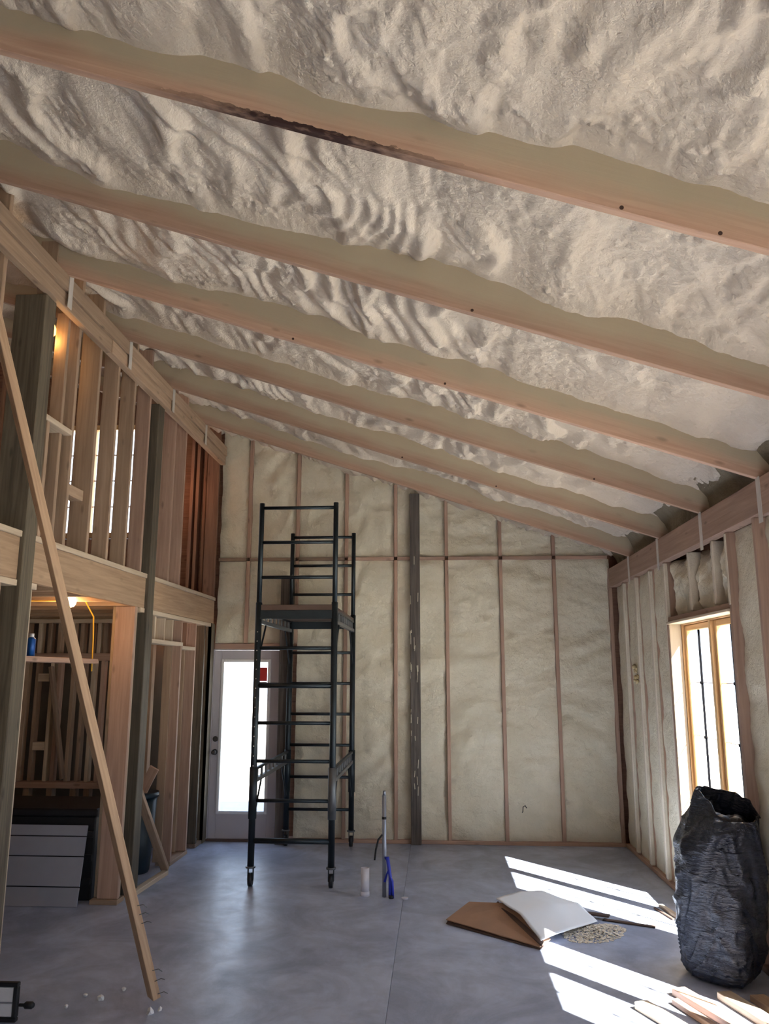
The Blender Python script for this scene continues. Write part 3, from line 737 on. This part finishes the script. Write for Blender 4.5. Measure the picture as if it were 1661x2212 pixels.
# ---------------------------------------------------------------- cardboard, sheets, offcuts on the floor
cb = thing('cardboard_sheet', 'folded brown cardboard sheet lying on the concrete left of the white sheet', 'cardboard', (.4, 6.3, 0))
slab('panel', [(.06, 6.36, .030), (.24, 6.66, .075), (.56, 6.50, .11), (.76, 5.98, .025), (.67, 5.83, .020)], .006, CARD, cb)
slab('flap', [(.06, 6.34, .008), (.08, 6.385, .026), (.70, 5.86, .018), (.67, 5.82, .008)], .005, CARDD, cb)
ws = thing('white_sheet', 'large white board tilted on the cardboard in the sun patch', 'board', (.85, 6.5, 0))
def bent(name, grid, mat, parent, t=.005):
    P = np.array(grid, float); nu, nv = P.shape[:2]
    U, V = np.linspace(0, nu-1, 24), np.linspace(0, nv-1, 24); out = np.zeros((24, 24, 3))
    for c in range(3):
        tmp = np.array([np.interp(V, range(nv), P[i, :, c]) for i in range(nu)])
        out[:, :, c] = np.array([np.interp(U, range(nu), tmp[:, j]) for j in range(24)]).T
    uu_, vv_ = np.meshgrid(U, V, indexing='ij'); out[:, :, 2] += (fbm(uu_*2, vv_*2, 5, 2)-.5)*.012
    out[:, :, 2] = np.maximum(out[:, :, 2], t+.002)
    o = gridmesh(name, out, mat, parent); s = o.modifiers.new('s', 'SOLIDIFY'); s.thickness = t; s.offset = 0; return o
bent('sheet', [[(.44, 6.56, .125), (.64, 6.78, .125), (.84, 7.02, .07)], [(.58, 6.2, .115), (.85, 6.45, .12), (1.08, 6.72, .06)], [(.68, 5.84, .055), (.90, 6.06, .06), (1.16, 6.42, .02)]], SHEET, ws)
slab('dark_edge', [(.435, 6.555, .094), (.455, 6.60, .098), (.70, 5.86, .044), (.68, 5.815, .032)], .008, CARDD, ws)
def floorstick(name, a, b, w, h, mat, label, cat, group=None, z=0.0, tilt=0, parent=None):
    o = stick(name, (a[0], a[1], z+h/2+.001), (b[0], b[1], z+h/2+.001+tilt), w, h, mat, None, up=(0, 0, 1)); tag(o, label, cat, group); return o
floorstick('dark_strip', (.96, 6.66), (1.27, 6.53), .06, .012, CARDD, 'dark thin strip lying behind the sawdust pile', 'strip', z=.02)
floorstick('dark_strip', (1.22, 6.52), (1.56, 6.36), .04, .010, CARDD, 'dark strip pointing from the sawdust pile to the trash bag', 'strip')
floorstick('wood_offcut', (1.74, 6.90), (1.80, 6.52), .035, .022, PINE_PALE, 'narrow pale offcut on the floor beyond the trash bag', 'offcut')
floorstick('wood_offcut', (1.68, 6.85), (1.74, 6.55), .02, .012, CARDD, 'thin dark offcut beside the pale one beyond the trash bag', 'offcut')
bm = bmesh.new(); rnd = random.Random(3)
for k in range(900):
    a = rnd.uniform(0, 6.283); r = math.sqrt(rnd.random()); x = 1.10+.21*r*math.cos(a)+.10*(r*math.sin(a)); y = 6.20+.22*r*math.sin(a)
    hh = max(0, .035*(1-r))*rnd.random()
    s = rnd.uniform(.004, .013); M = Matrix.Translation((x, y, hh+.003)) @ Matrix.Rotation(rnd.uniform(0, 3), 4, 'Z') @ Matrix.Rotation(rnd.uniform(-.5, .5), 4, 'X') @ Matrix.Diagonal((s*2, s, .003, 1))
    bmesh.ops.create_cube(bm, size=1, matrix=M)
me = bpy.data.meshes.new('dust'); bm.to_mesh(me); bm.free()
o = link('sawdust_pile', me, DUST, None, 'stuff'); tag(o, 'loose pile of pale wood shavings on the floor right of the white sheet', 'sawdust')
# loose boards at the lower right
LB = [((1.10, 4.91), (1.34, 4.35), .085, .038, 'board nearest the middle of the floor among the loose boards at the lower right', 0),
      ((1.36, 5.12), (1.66, 4.30), .088, .038, 'second loose board from the left at the lower right, lying flat in the sun', 0),
      ((1.60, 5.08), (1.83, 4.25), .088, .038, 'loose board just in front of the trash bag, pale with a dark side', 0),
      ((1.77, 5.05), (1.93, 4.3), .088, .036, 'loose board closest to the right wall at the lower right', .0)]
for i, (a, b, w, h, lab, z) in enumerate(LB):
    floorstick('loose_board', a, b, w, h, (PINE_PALE, PINE_PINK, PINE_PALE, PINE)[i], lab, 'board', 'loose boards by the trash bag', z)
floorstick('loose_board', (1.30, 4.98), (1.47, 4.45), .04, .03, PINE_PINK, 'narrow strip lying between the two leftmost loose boards', 'board', 'loose boards by the trash bag')
# crumbs of foam
cr = [(-1.98, 4.86), (-1.88, 4.83), (-1.80, 4.96), (-2.02, 4.7), (-1.62, 4.92), (-2.35, 4.62), (-1.50, 4.70), (-1.54, 4.66)]
for i, (x, y) in enumerate(cr):
    bm = bmesh.new(); bmesh.ops.create_icosphere(bm, subdivisions=1, radius=.013+.008*(i % 3 == 1))
    for v in bm.verts: v.co *= random.uniform(.7, 1.25)
    me = bpy.data.meshes.new('crumb'); bm.to_mesh(me); bm.free()
    o = link('foam_crumb', me, WHITE); o.location = (x, y, .010); tag(o, ['white foam crumb between the work light and the leaning board, middle of the row', 'largest white foam crumb left of the foot of the leaning board', 'white foam crumb farthest back, left of the leaning board', 'white foam crumb nearest the camera between the work light and the board', 'white foam crumb just left of the foot of the leaning board', 'white foam crumb closest to the work light', 'white foam crumb right of the foot of the leaning board', 'white foam crumb in front of the foot of the leaning board'][i], 'crumb', 'foam crumbs near the leaning board')

# ---------------------------------------------------------------- things in the left room
bx = thing('black_crate', 'low long black crate standing behind the grey ribbed panel', 'crate', (-3.3, 7.15, 0))
box('crate_body', (-3.95, 6.76, 0), (-2.77, 7.40, .64), BLK, bx, bev=.01); box('lid', (-3.97, 6.74, .64), (-2.755, 7.42, .70), BLK, bx, bev=.01)
for z in (.12, .3, .48): box('rib', (-2.90, 6.744, z), (-2.78, 6.759, z+.05), BLK, bx)
pn = thing('siding_panel', 'grey ribbed metal siding panel leaning on the black crate', 'panel', (-3.2, 6.6, 0))
cuts = [(0.0, 0.0), (.165, .3), (.345, .6), (.57, 1.0)]
for k in range(4):
    a, b = (0, .14, .355, .50)[k], (.135, .35, .495, .58)[k]
    lo = lambda z: 6.57+.14*z/.58
    e0, e1 = 0.0, .012
    ya, yb = lo(a), lo(b)
    vs = [(-3.72, ya, a+.004), (-2.80-.045*a*0-.02*a, ya, a+.004), (-2.80-.02*b, yb, b), (-3.72, yb, b)]
    n = Vector((0, -.9, .43))
    vs2 = [tuple(Vector(v)-n*.012) for v in vs]
    meshobj('rib_course', vs+vs2, [(0, 1, 2, 3), (7, 6, 5, 4), (0, 4, 5, 1), (1, 5, 6, 2), (2, 6, 7, 3), (3, 7, 4, 0)], PANEL, pn)
tcn = thing('trash_can', 'tall dark blue plastic bin full of scraps behind the left framing', 'bin', (-2.80, 7.72, 0))
tube('bin_body', [(-2.80, 7.72, 0), (-2.80, 7.72, .02), (-2.80, 7.72, .66)], [.15, .16, .20], TEAL, tcn, 28)
tube('rim', [(-2.80, 7.72, .66), (-2.80, 7.72, .70)], [.215, .21], TEAL, tcn, 28)
for i, (a, b, w, mt, lab) in enumerate([((-2.86, 7.72, .45), (-2.60, 7.62, .93), .09, PINE_PINK, 'pink wood offcut sticking up out of the blue bin to the right'), ((-2.75, 7.66, .5), (-2.76, 7.62, .88), .12, CARD, 'brown cardboard piece standing in the blue bin'), ((-2.88, 7.8, .5), (-2.84, 7.8, 1.02), .06, PINE_PALE, 'pale stick standing upright at the back of the blue bin')]):
    o = stick('bin_scrap', a, b, w, .02, mt, None, up=(0, 1, 0)); tag(o, lab, 'offcut')
o = stick('diagonal_stick', (-2.545, 7.07, .80), (-2.465, 7.66, .045), .04, .07, PINE, None, up=(1, 0, 0)); tag(o, 'short diagonal wood stick leaning beside the blue bin', 'board')
o = stick('floor_strip', (-2.49, 6.86, .02), (-2.455, 7.64, .02), .06, .038, PINE_PALE, None); tag(o, 'pale wood strip lying on the floor at the foot of the left framing', 'board')
# blue spray can on the header
cn = thing('spray_can', 'blue spray can standing on a wooden ledge at the upper left of the opening', 'can', (-2.86, 5.62, 1.90))
tube('can_body', [(-2.86, 5.62, 1.90), (-2.86, 5.62, 2.02), (-2.86, 5.62, 2.035)], [.03, .03, .018], CANB, cn, 18); tube('cap', [(-2.86, 5.62, 2.035), (-2.86, 5.62, 2.06)], .016, STICK, cn, 12)
box('ledge_board', (-3.0, 4.91, 1.862), (-2.80, 6.66, 1.90), PINE_PINK, wlft)

# bulbs with cord
def bulb(label, loc, r, mat, power, col):
    t = thing('light_bulb', label, 'light bulb', loc)
    prof = [(0, -.062), (.016, -.058), (.029, -.040), (.031, -.022), (.022, .004), (.014, .022)]
    tube('glass_bulb', [(loc[0], loc[1], loc[2]+z*r) for _, z in prof], [max(.001, a*r) for a, _ in prof], mat, t, 20)
    tube('socket', [(loc[0], loc[1], loc[2]+.022*r), (loc[0], loc[1], loc[2]+.075*r)], .018*r, BLK, t, 14)
    l = bpy.data.lights.new('bulb_light', 'POINT'); l.energy = power; l.color = col; l.shadow_soft_size = .06
    o = bpy.data.objects.new('bulb_light', l); C.objects.link(o); o.location = (loc[0]+.02, loc[1]-.02, loc[2]-.12)
    return t
bulb('bright warm bulb hanging under the loft joists', (-2.86, 6.20, 2.37), 1.25, BULB, 1.9, (1, .55, .22))
bulb('yellow glowing bulb high in the loft beside the dark post', (-2.70, 5.20, 4.20), 1.2, BULBY, 1.6, (1, .5, .15))
l = bpy.data.lights.new('bulb_light', 'POINT'); l.energy = .9; l.color = (1, .42, .2); l.shadow_soft_size = .05
o = bpy.data.objects.new('bulb_light', l); C.objects.link(o); o.location = (-2.95, 8.75, 3.9)
l = bpy.data.lights.new('bulb_light', 'POINT'); l.energy = .8; l.color = (1, .42, .2); l.shadow_soft_size = .05
o = bpy.data.objects.new('bulb_light', l); C.objects.link(o); o.location = (-2.9, 8.45, 2.2)
o = tube('power_cord', [(-3.3, 5.3, 2.33), (-3.1, 5.6, 2.29), (-2.9, 6.1, 2.335), (-2.86, 6.20, 2.46), (-2.82, 6.30, 2.40), (-2.80, 6.5, 2.24), (-2.84, 6.62, 2.05), (-2.84, 6.63, 1.8)], .006, YEL, None, 8); tag(o, 'yellow power cord looping from the bulb under the loft', 'cord')

# small work light at the lower left corner
wk = thing('work_light', 'small black framed portable light on the floor at the lower left corner', 'lamp', (-2.30, 4.50, 0))
box('lens', (-2.44, 4.505, .025), (-2.225, 4.520, .165), STICK, wk)
for lo, hi in [((-2.46, 4.50, 0.0), (-2.20, 4.53, .022)), ((-2.46, 4.50, .168), (-2.20, 4.53, .19)), ((-2.225, 4.50, .022), (-2.20, 4.53, .168)), ((-2.46, 4.50, .022), (-2.44, 4.53, .168))]: box('frame', lo, hi, BLK, wk, bev=.004)
box('divider', (-2.44, 4.500, .09), (-2.225, 4.506, .098), COND, wk); box('back', (-2.44, 4.521, .022), (-2.225, 4.55, .168), BLK, wk)
tube('knob', [(-2.20, 4.53, .075), (-2.175, 4.53, .075), (-2.165, 4.53, .075), (-2.13, 4.53, .075), (-2.12, 4.53, .075)], [.008, .008, .018, .018, .01], BLK, wk, 14)
# hook of wire out of the gable foam
o = tube('wire_hook', [(.915, D+.02, .33), (.915, D-.035, .35), (.918, D-.04, .395), (.94, D-.04, .41), (.955, D-.035, .385)], .005, BLK, None, 8); tag(o, 'small black wire hook sticking out of the gable foam near the floor', 'wire')
